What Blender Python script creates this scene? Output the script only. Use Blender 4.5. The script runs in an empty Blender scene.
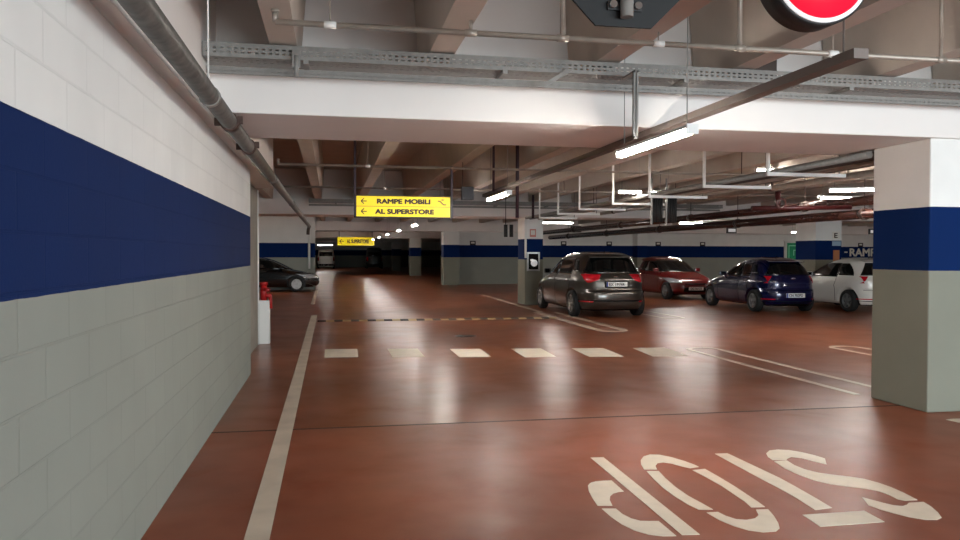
import bpy, bmesh, math, random
import numpy as np
from mathutils import Vector, Matrix
random.seed(7)
R = math.radians
SC = bpy.context.scene
COL = SC.collection

# ------------------------------------------------------------------ helpers
def lin(h):
    h = h.lstrip('#')
    v = [int(h[i:i+2], 16)/255 for i in (0, 2, 4)]
    return tuple((c/12.92 if c <= .04045 else ((c+.055)/1.055)**2.4) for c in v)+(1,)

def mat(name, col, rough=.6, metal=0, coat=0, noise=0, nscale=20, bump=0, emis=None, estr=0, spec=None):
    m = bpy.data.materials.new(name); m.use_nodes = True
    nt = m.node_tree; b = nt.nodes['Principled BSDF']
    c = lin(col) if isinstance(col, str) else col
    b.inputs['Base Color'].default_value = c
    b.inputs['Roughness'].default_value = rough
    b.inputs['Metallic'].default_value = metal
    b.inputs['Coat Weight'].default_value = coat
    b.inputs['Coat Roughness'].default_value = .05
    if spec is not None: b.inputs['Specular IOR Level'].default_value = spec
    if emis:
        b.inputs['Emission Color'].default_value = lin(emis); b.inputs['Emission Strength'].default_value = estr
    if noise or bump:
        tc = nt.nodes.new('ShaderNodeTexCoord'); n = nt.nodes.new('ShaderNodeTexNoise')
        n.inputs['Scale'].default_value = nscale; n.inputs['Detail'].default_value = 5
        nt.links.new(tc.outputs['Object'], n.inputs['Vector'])
        if noise:
            r = nt.nodes.new('ShaderNodeValToRGB')
            r.color_ramp.elements[0].position = .3; r.color_ramp.elements[1].position = .7
            r.color_ramp.elements[0].color = tuple(x*(1-noise) for x in c[:3])+(1,)
            r.color_ramp.elements[1].color = tuple(min(1, x*(1+noise)) for x in c[:3])+(1,)
            nt.links.new(n.outputs['Fac'], r.inputs['Fac']); nt.links.new(r.outputs['Color'], b.inputs['Base Color'])
        if bump:
            bp = nt.nodes.new('ShaderNodeBump'); bp.inputs['Strength'].default_value = bump; bp.inputs['Distance'].default_value = .01
            nt.links.new(n.outputs['Fac'], bp.inputs['Height']); nt.links.new(bp.outputs['Normal'], b.inputs['Normal'])
    return m

def banded(name, blocks=True, white='#ecebe7', blue='#022356', grey='#94978f', z0=1.38, z1=2.0):
    """painted wall: grey below, blue band, white above; optional concrete block relief"""
    m = bpy.data.materials.new(name); m.use_nodes = True
    nt = m.node_tree; N = nt.nodes; L = nt.links; b = N['Principled BSDF']
    b.inputs['Roughness'].default_value = .75; b.inputs['Specular IOR Level'].default_value = .12
    g = N.new('ShaderNodeNewGeometry'); s = N.new('ShaderNodeSeparateXYZ'); L.new(g.outputs['Position'], s.inputs[0])
    wob = N.new('ShaderNodeTexNoise'); wob.inputs['Scale'].default_value = 6; L.new(g.outputs['Position'], wob.inputs['Vector'])
    wm = N.new('ShaderNodeMath'); wm.operation = 'MULTIPLY_ADD'; wm.inputs[1].default_value = .006; wm.inputs[2].default_value = -.003
    L.new(wob.outputs['Fac'], wm.inputs[0])
    za = N.new('ShaderNodeMath'); za.operation = 'ADD'; L.new(s.outputs['Z'], za.inputs[0]); L.new(wm.outputs[0], za.inputs[1])
    def gt(v):
        n = N.new('ShaderNodeMath'); n.operation = 'GREATER_THAN'; n.inputs[1].default_value = v; L.new(za.outputs[0], n.inputs[0]); return n
    a, c = gt(z0), gt(z1)
    def mix(f, A, B, bl='MIX'):
        n = N.new('ShaderNodeMix'); n.data_type = 'RGBA'; n.blend_type = bl
        if isinstance(f, float): n.inputs[0].default_value = f
        else: L.new(f, n.inputs[0])
        for i, x in ((6, A), (7, B)):
            if isinstance(x, tuple): n.inputs[i].default_value = x
            else: L.new(x, n.inputs[i])
        return n.outputs[2]
    col = mix(a.outputs[0], lin(grey), lin(blue)); col = mix(c.outputs[0], col, lin(white))
    no = N.new('ShaderNodeTexNoise'); no.inputs['Scale'].default_value = 1.7; no.inputs['Detail'].default_value = 6
    L.new(g.outputs['Position'], no.inputs['Vector'])
    rr = N.new('ShaderNodeMapRange'); rr.inputs[3].default_value = .88; rr.inputs[4].default_value = 1.08; L.new(no.outputs['Fac'], rr.inputs[0])
    cc = N.new('ShaderNodeCombineXYZ')
    for i in range(3): L.new(rr.outputs[0], cc.inputs[i])
    col = mix(1.0, col, cc.outputs[0], 'MULTIPLY')
    fine = N.new('ShaderNodeTexNoise'); fine.inputs['Scale'].default_value = 55; fine.inputs['Detail'].default_value = 3
    L.new(g.outputs['Position'], fine.inputs['Vector'])
    bp = N.new('ShaderNodeBump'); bp.inputs['Strength'].default_value = .12; bp.inputs['Distance'].default_value = .006
    L.new(fine.outputs['Fac'], bp.inputs['Height'])
    if blocks:
        v = N.new('ShaderNodeCombineXYZ')
        ax = N.new('ShaderNodeMath'); ax.operation = 'ADD'; L.new(s.outputs['X'], ax.inputs[0]); L.new(s.outputs['Y'], ax.inputs[1])
        L.new(ax.outputs[0], v.inputs[0]); L.new(s.outputs['Z'], v.inputs[1])
        br = N.new('ShaderNodeTexBrick'); br.inputs['Scale'].default_value = 1; br.inputs['Brick Width'].default_value = .5
        br.inputs['Row Height'].default_value = .2; br.inputs['Mortar Size'].default_value = .007; br.inputs['Mortar Smooth'].default_value = .35
        br.inputs['Color1'].default_value = (.965, .965, .965, 1); br.inputs['Color2'].default_value = (1, 1, 1, 1); br.inputs['Mortar'].default_value = (.93, .93, .93, 1)
        L.new(v.outputs[0], br.inputs['Vector'])
        col = mix(1.0, col, br.outputs['Color'], 'MULTIPLY')
        b2 = N.new('ShaderNodeBump'); b2.invert = True; b2.inputs['Strength'].default_value = .45; b2.inputs['Distance'].default_value = .012
        L.new(br.outputs['Fac'], b2.inputs['Height']); L.new(bp.outputs['Normal'], b2.inputs['Normal']); L.new(b2.outputs['Normal'], b.inputs['Normal'])
    else: L.new(bp.outputs['Normal'], b.inputs['Normal'])
    L.new(col, b.inputs['Base Color'])
    return m

class MB:
    """collects simple solids into ONE mesh"""
    def __init__(s): s.bm = bmesh.new()
    def box(s, x0, x1, y0, y1, z0, z1, mi=0):
        v = [s.bm.verts.new((x, y, z)) for z in (z0, z1) for x, y in ((x0, y0), (x1, y0), (x1, y1), (x0, y1))]
        for f in ((3, 2, 1, 0), (4, 5, 6, 7), (0, 1, 5, 4), (1, 2, 6, 5), (2, 3, 7, 6), (3, 0, 4, 7)):
            s.bm.faces.new([v[i] for i in f]).material_index = mi
        return s
    def tube(s, p, q, r, n=16, r2=None, mi=0):
        p, q = Vector(p), Vector(q); d = (q-p).normalized()
        a = d.cross(Vector((0, 0, 1)) if abs(d.z) < .9 else Vector((1, 0, 0))).normalized(); b = d.cross(a)
        r2 = r if r2 is None else r2
        A, B = [], []
        for i in range(n):
            t = 2*math.pi*i/n; o = a*math.cos(t)+b*math.sin(t)
            A.append(s.bm.verts.new(p+o*r)); B.append(s.bm.verts.new(q+o*r2))
        for i in range(n):
            f = s.bm.faces.new((A[i], B[i], B[(i+1) % n], A[(i+1) % n])); f.smooth = True; f.material_index = mi
        s.bm.faces.new(A).material_index = mi; s.bm.faces.new(B[::-1]).material_index = mi
        return s
    def path(s, pts, r, n=12):
        pts = [Vector(p) for p in pts]; rings = []
        for i, p in enumerate(pts):
            d = (pts[min(i+1, len(pts)-1)]-pts[max(i-1, 0)]).normalized()
            a = d.cross(Vector((.03, .02, 1)) if abs(d.z) < .95 else Vector((1, 0, 0))).normalized(); b = d.cross(a)
            if rings:
                pa = rings[-1][1]; a = (pa-d*pa.dot(d)).normalized(); b = d.cross(a)
            rings.append(([s.bm.verts.new(p+(a*math.cos(2*math.pi*k/n)+b*math.sin(2*math.pi*k/n))*r) for k in range(n)], a))
        for (A, _), (B, _) in zip(rings, rings[1:]):
            for k in range(n):
                s.bm.faces.new((A[k], B[k], B[(k+1) % n], A[(k+1) % n])).smooth = True
        s.bm.faces.new(rings[0][0]); s.bm.faces.new(rings[-1][0][::-1])
        return s
    def prism(s, pts, f, t):
        """pts: 2D outline; f maps (a,b,depth)->xyz; t thickness"""
        A = [s.bm.verts.new(f(a, b, 0)) for a, b in pts]; B = [s.bm.verts.new(f(a, b, t)) for a, b in pts]
        s.bm.faces.new(A); s.bm.faces.new(B[::-1])
        for i in range(len(A)):
            j = (i+1) % len(A); s.bm.faces.new((A[i], A[j], B[j], B[i]))
        return s
    def lathe(s, prof, f, n=40, mi=0):
        """prof: (radius, axial) closed loop revolved; f maps (a,b,axial)"""
        rings = [[s.bm.verts.new(f(r*math.cos(2*math.pi*i/n), r*math.sin(2*math.pi*i/n), h)) for i in range(n)] for r, h in prof]
        for k in range(len(rings)-1):
            for i in range(n):
                fc = s.bm.faces.new((rings[k][i], rings[k][(i+1) % n], rings[k+1][(i+1) % n], rings[k+1][i])); fc.smooth = True; fc.material_index = mi
        return s, rings
    def build(s, name, ms, parent=None, bevel=0, loc=None):
        bmesh.ops.recalc_face_normals(s.bm, faces=s.bm.faces)
        me = bpy.data.meshes.new(name); s.bm.to_mesh(me); s.bm.free()
        for m in (ms if isinstance(ms, (list, tuple)) else [ms]): me.materials.append(m)
        o = bpy.data.objects.new(name, me); COL.objects.link(o)
        if parent: o.parent = parent
        if loc: o.location = loc
        if bevel:
            b = o.modifiers.new('bevel', 'BEVEL'); b.width = bevel; b.segments = 2; b.limit_method = 'ANGLE'
        return o

def tag(o, label, cat, group=None):
    o['label'] = label; o['category'] = cat
    if group: o['group'] = group
    return o
def struct(o): o['kind'] = 'structure'; return o
def empty(name, loc=(0, 0, 0), rz=0, label=None, cat=None, group=None):
    o = bpy.data.objects.new(name, None); COL.objects.link(o); o.location = loc; o.rotation_euler = (0, 0, rz)
    if label: tag(o, label, cat, group)
    return o
def copy_tree(o, parent=None):
    c = o.copy(); COL.objects.link(c); c.parent = parent
    for ch in list(o.children): copy_tree(ch, c)
    return c
def text_obj(name, body, size, m, parent, loc, width=None, fat=0, bold=.0, thick=.004, align='LEFT', rot=(R(90), 0, 0)):
    cu = bpy.data.curves.new(name, 'FONT'); cu.body = body; cu.size = size; cu.offset = bold; cu.extrude = thick; cu.align_x = align
    t = bpy.data.objects.new(name, cu); COL.objects.link(t)
    bpy.context.view_layer.update()
    me = bpy.data.meshes.new_from_object(t.evaluated_get(bpy.context.evaluated_depsgraph_get()))
    bpy.data.objects.remove(t)
    if fat:
        bm = bmesh.new()
        for i, (dx, dz) in enumerate(((0, 0), (fat, 0), (-fat, 0), (0, fat), (0, -fat), (fat*.7, fat*.7), (-fat*.7, fat*.7), (fat*.7, -fat*.7), (-fat*.7, -fat*.7))):
            m2 = me.copy(); m2.transform(Matrix.Translation((dx, dz, i*2e-4))); bm.from_mesh(m2); bpy.data.meshes.remove(m2)
        bm.to_mesh(me); bm.free()
    xs = [v.co.x for v in me.vertices]; w = max(xs)-min(xs)
    if width:
        k = width/w; x0 = min(xs)
        for v in me.vertices: v.co.x = (v.co.x-x0)*k
    me.materials.clear(); me.materials.append(m)
    o = bpy.data.objects.new(name, me); COL.objects.link(o); o.location = loc; o.rotation_euler = rot
    if parent: o.parent = parent
    return o

# ------------------------------------------------------------------ materials
M = dict(
    concrete=mat('grey beige painted concrete', '#c3b9ae', .8, noise=.05, nscale=3, bump=.15),
    slab=mat('ceiling slab concrete', '#bcaea5', .85, noise=.07, nscale=2.5, bump=.2),
    beamwhite=mat('white painted beam', '#e9e3de', .7, noise=.02, nscale=2, bump=.08),
    galv=mat('galvanised steel', '#85827d', .45, .0, noise=.12, nscale=18),
    zinc=mat('zinc pipe', '#a59a8e', .38, .3, noise=.12, nscale=9),
    drain=mat('grey drain pipe', '#605c57', .42, .35, noise=.25, nscale=14),
    rust=mat('rusty clamp', '#503c35', .6, .4, noise=.3, nscale=30),
    firepipe=mat('dark red fire main', '#2f1915', .25, .1, noise=.15, nscale=5),
    redpaint=mat('red valve paint', '#a81c1c', .4),
    darkpipe=mat('dark pipe', '#4a3f3a', .4, .3),
    bundle=mat('black cable bundle', '#1d1c1c', .6),
    white=mat('white paint metal', '#e4e2dd', .45),
    marking=mat('white floor paint', '#d6cab8', .5, noise=.06, nscale=8),
    marking_dull=mat('worn floor paint', '#c9b8a6', .45, noise=.12, nscale=3),
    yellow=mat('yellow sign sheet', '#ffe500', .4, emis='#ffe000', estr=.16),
    brown=mat('dark brown letters', '#3a1c06', .5),
    palebrown=mat('pale brown pictogram', '#a88a20', .5),
    darksign=mat('dark sign frame', '#2a1c1c', .5),
    rod=mat('dark hanging rod', '#35202a', .5, .2),
    signback=mat('dark grey sign back', '#08090a', .7, .0),
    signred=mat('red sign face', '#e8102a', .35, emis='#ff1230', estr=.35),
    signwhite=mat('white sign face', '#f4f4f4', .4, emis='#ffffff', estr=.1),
    black=mat('black plastic', '#08080a', .6, spec=.15),
    rubber=mat('tyre rubber', '#141414', .75),
    rim=mat('alloy rim', '#a5a5a3', .35, .8),
    rimdull=mat('dull wheel trim', '#77797b', .45, .5),
    glass=mat('tinted car glass', '#0a0d0e', .06, 0, 0, spec=.8),
    tail=mat('red tail lamp', '#b81422', .15, coat=1, emis='#ff1020', estr=.0),
    headlamp=mat('clear headlamp', '#b9bcc0', .12, .4, coat=1),
    plate=mat('number plate white', '#e3e3df', .4),
    plateblue=mat('plate blue edge', '#1b3c96', .4),
    plateink=mat('plate letters', '#151515', .5),
    chrome=mat('chrome trim', '#c9c9c9', .15, 1),
    green=mat('green exit sign', '#0f6b4a', .45, emis='#0f8a58', estr=.08),
    greenlight=mat('pale green lines', '#9fd0b4', .5),
    fix=mat('lamp housing', '#d9d9d6', .45),
    tubeglow=mat('lit lamp diffuser', '#ffffff', .4, emis='#fff8ee', estr=54.0),
    tubestrong=mat('bright lamp diffuser', '#ffffff', .4, emis='#fff4e6', estr=95.0),
    lanepaint=mat('lane line paint', '#c8baa9', .5, noise=.12, nscale=3),
    bracket=mat('bright white bracket paint', '#fbfbf7', .4),
    valve=mat('dark red valve', '#420d0d', .45),
    steel=mat('brushed steel frame', '#b9bcbc', .3, .8),
    paper=mat('paper notice', '#e8e4da', .7),
    pink=mat('pink notice print', '#d08a80', .7),
    orange=mat('orange poster print', '#b5754a', .6),
    ybump=mat('yellow bump rubber', '#ab9068', .6),
    kbump=mat('black bump rubber', '#35241c', .6),
)
W_BLOCK = banded('blockwork in three colours', True)
W_SMOOTH = banded('smooth wall in three colours', False)
W_PILLAR = banded('pillar in three colours', False, grey='#86877b')

def floor_mat():
    m = bpy.data.materials.new('red resin floor'); m.use_nodes = True
    nt = m.node_tree; N = nt.nodes; L = nt.links; b = N['Principled BSDF']
    g = N.new('ShaderNodeNewGeometry')
    def noise(sc, det=5, dis=0):
        n = N.new('ShaderNodeTexNoise'); n.inputs['Scale'].default_value = sc; n.inputs['Detail'].default_value = det; n.inputs['Distortion'].default_value = dis
        L.new(g.outputs['Position'], n.inputs['Vector']); return n
    n1 = noise(.6, 5, 0); r = N.new('ShaderNodeValToRGB'); r.color_ramp.elements[0].position = .3; r.color_ramp.elements[1].position = .72
    r.color_ramp.elements[0].color = lin('#6f4029'); r.color_ramp.elements[1].color = lin('#94583d')
    L.new(n1.outputs['Fac'], r.inputs['Fac'])
    n2 = noise(3.2, 6, 0); mr = N.new('ShaderNodeMapRange'); mr.inputs[3].default_value = .78; mr.inputs[4].default_value = 1.2
    L.new(n2.outputs['Fac'], mr.inputs[0]); cc = N.new('ShaderNodeCombineXYZ')
    for i in range(3): L.new(mr.outputs[0], cc.inputs[i])
    mx = N.new('ShaderNodeMix'); mx.data_type = 'RGBA'; mx.blend_type = 'MULTIPLY'; mx.inputs[0].default_value = 1
    L.new(r.outputs['Color'], mx.inputs[6]); L.new(cc.outputs[0], mx.inputs[7]); 
    n3 = noise(1.6, 6, .4); m3 = N.new('ShaderNodeMapRange'); m3.inputs[1].default_value = .3; m3.inputs[2].default_value = .7; m3.inputs[3].default_value = .08; m3.inputs[4].default_value = .3
    L.new(n3.outputs['Fac'], m3.inputs[0]); L.new(m3.outputs[0], b.inputs['Specular IOR Level'])
    sx = N.new('ShaderNodeSeparateXYZ'); L.new(g.outputs['Position'], sx.inputs[0])
    near = N.new('ShaderNodeMapRange'); near.interpolation_type = 'SMOOTHSTEP'; near.inputs[1].default_value = 5.2; near.inputs[2].default_value = 8.6; near.inputs[3].default_value = 1; near.inputs[4].default_value = 0; L.new(sx.outputs['Y'], near.inputs[0])
    stp = N.new('ShaderNodeMath'); stp.operation = 'LESS_THAN'; stp.inputs[1].default_value = 6.89; L.new(sx.outputs['Y'], stp.inputs[0])
    ad = N.new('ShaderNodeMath'); ad.operation = 'MULTIPLY_ADD'; ad.inputs[1].default_value = .08; ad.inputs[2].default_value = .285; L.new(stp.outputs[0], ad.inputs[0])
    L.new(ad.outputs[0], b.inputs['Roughness'])
    tn = N.new('ShaderNodeMix'); tn.data_type = 'RGBA'; tn.blend_type = 'MULTIPLY'; L.new(near.outputs[0], tn.inputs[0]); tn.inputs[7].default_value = (1.1, .98, 1.08, 1)
    L.new(mx.outputs[2], tn.inputs[6]); L.new(tn.outputs[2], b.inputs['Base Color'])
    return m
FLOOR = floor_mat()

# ------------------------------------------------------------------ setting
SLAB, YN, YF = 4.0, -6, 92
XL, XR = -14, 36
struct(MB().box(XL, XR, YN, YF, -.2, 0).build('floor', FLOOR))
struct(MB().box(XL, XR, YN, YF, SLAB, SLAB+.25).build('ceiling', M['slab']))
struct(MB().box(-1.3, -1.0, YN, 10.2, 0, 2.6).build('wall_left', W_BLOCK))
struct(MB().box(-1.6, -1.2, 10.2, 13.42, 0, 2.6).build('wall_left_recess', mat('bare grey render', '#8d877d', .8, noise=.1, nscale=4)))
struct(MB().box(-1.6, -.94, YN, 13.42, 2.63, SLAB).build('wall_left_spandrel_beam', M['beamwhite']))
struct(MB().box(XL, -.65, 34, 34.35, 0, SLAB).build('wall_left_bay', W_SMOOTH))
struct(MB().box(-3.2, -3, 34.35, YF, 0, SLAB).build('wall_left_far', W_SMOOTH))
struct(MB().box(XL-.2, XL, 10, 34.35, 0, SLAB).build('wall_left_outer', W_SMOOTH))
struct(MB().box(XL, -1.6, 10.2, 10.4, 0, SLAB).build('wall_left_return', W_SMOOTH))
struct(MB().box(XL, XR, YF, YF+.2, 0, SLAB).build('wall_back', W_SMOOTH))
struct(MB().box(XL, 1.5, YN-.2, YN, 0, SLAB).box(12, XR, YN-.2, YN, 0, SLAB).box(1.5, 12, YN-.2, YN, 3.3, SLAB+.25).build('wall_front', W_SMOOTH))
struct(MB().box(XR, XR+.2, YN, YF, 0, SLAB).build('wall_right', W_SMOOTH))
struct(MB().box(5.62, XR, 38.9, 39.2, 0, SLAB).build('wall_parking', W_SMOOTH))
struct(MB().box(-1.0, XR, 6.87, 6.9, 0, .0015).build('floor_joint_line', M['kbump']))

BEAMS = [(6.47, -1.0, XR), (22.67, XL, XR), (38.87, -3, XR), (55.1, -3, XR), (71.3, -3, XR)]
for y, x0, x1 in BEAMS:
    b = MB(); w = .5 if y == 38.87 else 1.35
    y1 = y+1.35
    if y == 38.87: y, y1 = 37.9, 38.86
    prof = [(y, 2.66), (y1, 2.66), (y1, 3.1), (y1-.4, 3.1), (y1-.4, SLAB), (y+.35, SLAB), (y+.35, 3.1), (y, 3.1)]
    if y1 == 38.86: prof = [(y, 2.66), (y1, 2.66), (y1, SLAB), (y+.35, SLAB), (y+.35, 3.1), (y, 3.1)]
    b.prism(prof, lambda a, c, d: (d, a, c), 0)
    b.bm.clear()
    b.prism(prof, lambda a, c, d, x0=x0: (x0+d, a, c), x1-x0)
    struct(b.build('ceiling_beam', M['beamwhite'], bevel=.01))
# ribs of the slab, running along the lane
ribx = []
x = -.35-2.6*5
while x < XR-1: ribx += [x, x+1.22]; x += 2.6
def rib(x, y0, y1):
    b = MB(); b.prism([(x-.10, 3.12), (x+.10, 3.12), (x+.17, SLAB), (x-.17, SLAB)], lambda a, c, d: (a, y0+d, c), y1-y0)
    return struct(b.build('ceiling_rib_beam', M['concrete']))
SPANS = [(-5.98, 6.8), (7.45, 23.0), (23.65, 38.2), (39.9, 55.4), (56.1, 71.6), (72.3, 91.9)]
for a, b_ in SPANS:
    for x in ribx:
        if x < -.8 and (b_ < 10 or a > 34): continue
        if x < -1.7 and a == 7.45:
            rib(x, 10.45, b_); continue
        if x < -.8 and a == 7.45:
            rib(x, 13.45, b_); continue
        if a > 39 and x > 14: continue
        rib(x, a, b_)
# pillars: every 10 m across, every 16.2 m along
def pillar(x0, x1, y0, y1, top=2.66):
    return struct(MB().box(x0, x1, y0, y1, 0, top).build('concrete_pillar', W_PILLAR, bevel=.015))
pillar(5.68, 6.28, 6.5, 7.3); pillar(5.78, 6.35, 22.7, 23.6); pillar(15.36, 16.3, 22.4, 23.5)
pillar(5.5, 6.3, 37.95, 38.85); pillar(15.8, 16.35, 38.2, 38.85)
for y in (55.3, 71.5): pillar(5.6, 6.4, y, y+.9); 
pillar(25.6, 26.2, 6.5, 7.3); pillar(15.6, 16.2, 6.5, 7.3); pillar(26.0, 26.6, 22.7, 23.5)
struct(MB().box(5.765, 5.83, 22.685, 22.698, 1.42, 2.655).build('pillar_corner_trim', M['white']))

# ------------------------------------------------------------------ cars
def pchip(pts):
    xs = np.array([p[0] for p in pts], float); ys = np.array([p[1] for p in pts], float)
    h = np.diff(xs); d = np.diff(ys)/h; m = np.zeros(len(xs))
    for i in range(1, len(xs)-1):
        if d[i-1]*d[i] > 0: m[i] = 2*d[i-1]*d[i]/(d[i-1]+d[i])
    m[0] = d[0]; m[-1] = d[-1]
    def f(x):
        x = min(max(x, xs[0]), xs[-1]); i = min(int(np.searchsorted(xs, x, side='right')-1), len(xs)-2)
        t = (x-xs[i])/h[i]
        return float((2*t**3-3*t**2+1)*ys[i]+(t**3-2*t**2+t)*h[i]*m[i]+(-2*t**3+3*t**2)*ys[i+1]+(t**3-t**2)*h[i]*m[i+1])
    return f

class Shape:
    def __init__(s, L, W, Hh, kind='hatch'):
        s.L, s.W, s.H = L, W, Hh; k = Hh/1.57; s.k = k; hw = W/2
        if kind == 'van':
            s.rear = pchip([(.2, .1), (.4, 0), (1.0, .02), (1.6, .08), (Hh-.1, .15), (Hh, .5)])
            s.front = pchip([(.2, L-.2), (.5, L), (.8, L-.08), (1.0, L-.5), (1.15, L-.9), (1.5, L-1.35), (Hh-.1, L-1.9), (Hh, L-2.3)])
            s.half = pchip([(.2, hw-.06), (.5, hw), (1.0, hw), (1.5, hw-.08), (Hh-.1, hw-.16), (Hh, hw-.35)])
        else:
            Z = lambda z: z*k
            s.rear = pchip([(.18, .14), (Z(.32), .03), (Z(.5), 0), (Z(.62), .015), (Z(.66), .06), (Z(.9), .09), (Z(1.03), .15), (Z(1.2), .28), (Z(1.4), .45), (Z(1.49), .58), (Z(1.54), .9), (Hh, 1.4)])
            s.front = pchip([(.18, L-.22), (Z(.28), L-.06), (Z(.48), L), (Z(.62), L-.04), (Z(.74), L-.14), (Z(.84), L-.4), (Z(.92), L-.75), (Z(.99), L-1.05), (Z(1.12), L-1.3), (Z(1.3), L-1.65), (Z(1.42), L-1.95), (Z(1.5), L-2.25), (Z(1.54), L-2.5), (Hh, L-2.8)])
            s.half = pchip([(.18, hw-.1), (Z(.3), hw-.02), (Z(.55), hw), (Z(.85), hw-.015), (Z(.98), hw-.06), (Z(1.2), hw-.14), (Z(1.42), hw-.235), (Z(1.5), hw-.31), (Z(1.54), hw-.4), (Hh, hw-.62)])
        s.n = lambda z: 4.2 if z < .9*k else 4.2-.5*min(1, (z-.9*k)/(.5*k))
    def c(s, z): return (s.rear(z)+s.front(z))/2, (s.front(z)-s.rear(z))/2
    def P(s, th, z):
        c, l = s.c(z); w = s.half(z); n = s.n(z); co, si = math.cos(th), math.sin(th)
        return Vector((w*math.copysign(abs(si)**(2/n), si), c+l*math.copysign(abs(co)**(2/n), co), z))
    def th_u(s, u, z, side=1):
        c, l = s.c(z); n = s.n(z); d = max(-1, min(1, (u-c)/l))
        return side*math.acos(math.copysign(abs(d)**(n/2), d))
    def th_x(s, x, z, front):
        w = s.half(z); n = s.n(z); t = math.asin(min(1, abs(x/w))**(n/2)); t = math.copysign(t, x)
        return t if front else math.pi-t
    def N(s, th, z):
        e = 1e-3; a = s.P(th+e, z)-s.P(th-e, z); b = s.P(th, z+e)-s.P(th, z-e)
        n = a.cross(b)
        if n.length < 1e-12: return Vector((0, 0, 1))
        n.normalize(); c, l = s.c(z); o = s.P(th, z)-Vector((0, c, .6))
        return n if n.dot(o) > 0 else -n
    def body(s):
        k = s.k; zs = list(np.arange(.18, .7*k, .05))+list(np.arange(.7*k, 1.05*k, .012))+list(np.arange(1.05*k, s.H-.06, .035))+[s.H-.05, s.H-.035, s.H-.022, s.H-.012, s.H-.005, s.H]
        n = 200; bm = bmesh.new(); rings = []
        for z in zs:
            rings.append([bm.verts.new(s.P(2*math.pi*(i+.5)/n, z)) for i in range(n)])
        for A, B in zip(rings, rings[1:]):
            for i in range(n):
                f = bm.faces.new((A[i], A[(i+1) % n], B[(i+1) % n], B[i])); f.smooth = True
        bm.faces.new(rings[0]).material_index = 1; f = bm.faces.new(rings[-1][::-1]); f.smooth = True
        bm.faces.ensure_lookup_table()
        for f in bm.faces:
            if f.calc_center_median().z < .27: f.material_index = 1
        bmesh.ops.recalc_face_normals(bm, faces=bm.faces)
        return bm
    def patch(s, rows, nseg=14, off=.005, name='patch', m=None, parent=None, sub=3):
        """rows: list of (z, theta_a, theta_b); skin lying just proud of the body, with thickness"""
        R2 = []
        for (z0, a0, b0), (z1, a1, b1) in zip(rows, rows[1:]):
            for j in range(sub): t = j/sub; R2.append((z0+(z1-z0)*t, a0+(a1-a0)*t, b0+(b1-b0)*t))
        R2.append(rows[-1]); bm = bmesh.new(); G = []; K = []
        for z, a, b in R2:
            g, h = [], []
            for i in range(nseg+1):
                th = a+(b-a)*i/nseg; p = s.P(th, z); nn = s.N(th, z)
                g.append(bm.verts.new(p+nn*off)); h.append(bm.verts.new(p-nn*.01))
            G.append(g); K.append(h)
        for A, B in zip(G, G[1:]):
            for i in range(nseg): bm.faces.new((A[i], A[i+1], B[i+1], B[i])).smooth = True
        for i in range(nseg):
            bm.faces.new((G[0][i+1], G[0][i], K[0][i], K[0][i+1])); bm.faces.new((G[-1][i], G[-1][i+1], K[-1][i+1], K[-1][i]))
        for j in range(len(G)-1):
            bm.faces.new((G[j][0], G[j+1][0], K[j+1][0], K[j][0])); bm.faces.new((G[j+1][-1], G[j][-1], K[j][-1], K[j+1][-1]))
        bmesh.ops.recalc_face_normals(bm, faces=bm.faces)
        me = bpy.data.meshes.new(name); bm.to_mesh(me); bm.free(); me.materials.append(m)
        o = bpy.data.objects.new(name, me); COL.objects.link(o); o.parent = parent
        return o

def make_wheel(root, x, u, r, side, rimm, spokes=5):
    f = lambda a, b, h: (x+side*h, u+a, r+b)
    w = MB(); w.lathe([(r*.62, -.19), (r*.93, -.19), (r, -.165), (r, -.03), (r*.95, 0), (r*.66, .0), (r*.62, -.02), (r*.62, -.19)], f)
    o = w.build('wheel', M['rubber'], root)
    q = MB(); q.lathe([(0.001, -.09), (r*.61, -.08), (r*.66, -.005), (r*.62, .004), (r*.58, -.02), (r*.56, -.07), (.001, -.07)], f)
    for i in range(spokes):
        t = 2*math.pi*i/spokes+.3; d = (math.cos(t), math.sin(t)); e = (-d[1], d[0]); w0, w1 = .05, .035
        pts = [(d[0]*.03+e[0]*w0, d[1]*.03+e[1]*w0), (d[0]*r*.6+e[0]*w1, d[1]*r*.6+e[1]*w1), (d[0]*r*.6-e[0]*w1, d[1]*r*.6-e[1]*w1), (d[0]*.03-e[0]*w0, d[1]*.03-e[1]*w0)]
        q.prism(pts, lambda a, b, h: f(a, b, -.045+h), .04)
    q.lathe([(.001, .005), (.05, .005), (.06, -.03), (.001, -.04)], f, 20)
    q.build('rim', [rimm, M['black']], o)
    return o

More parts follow.
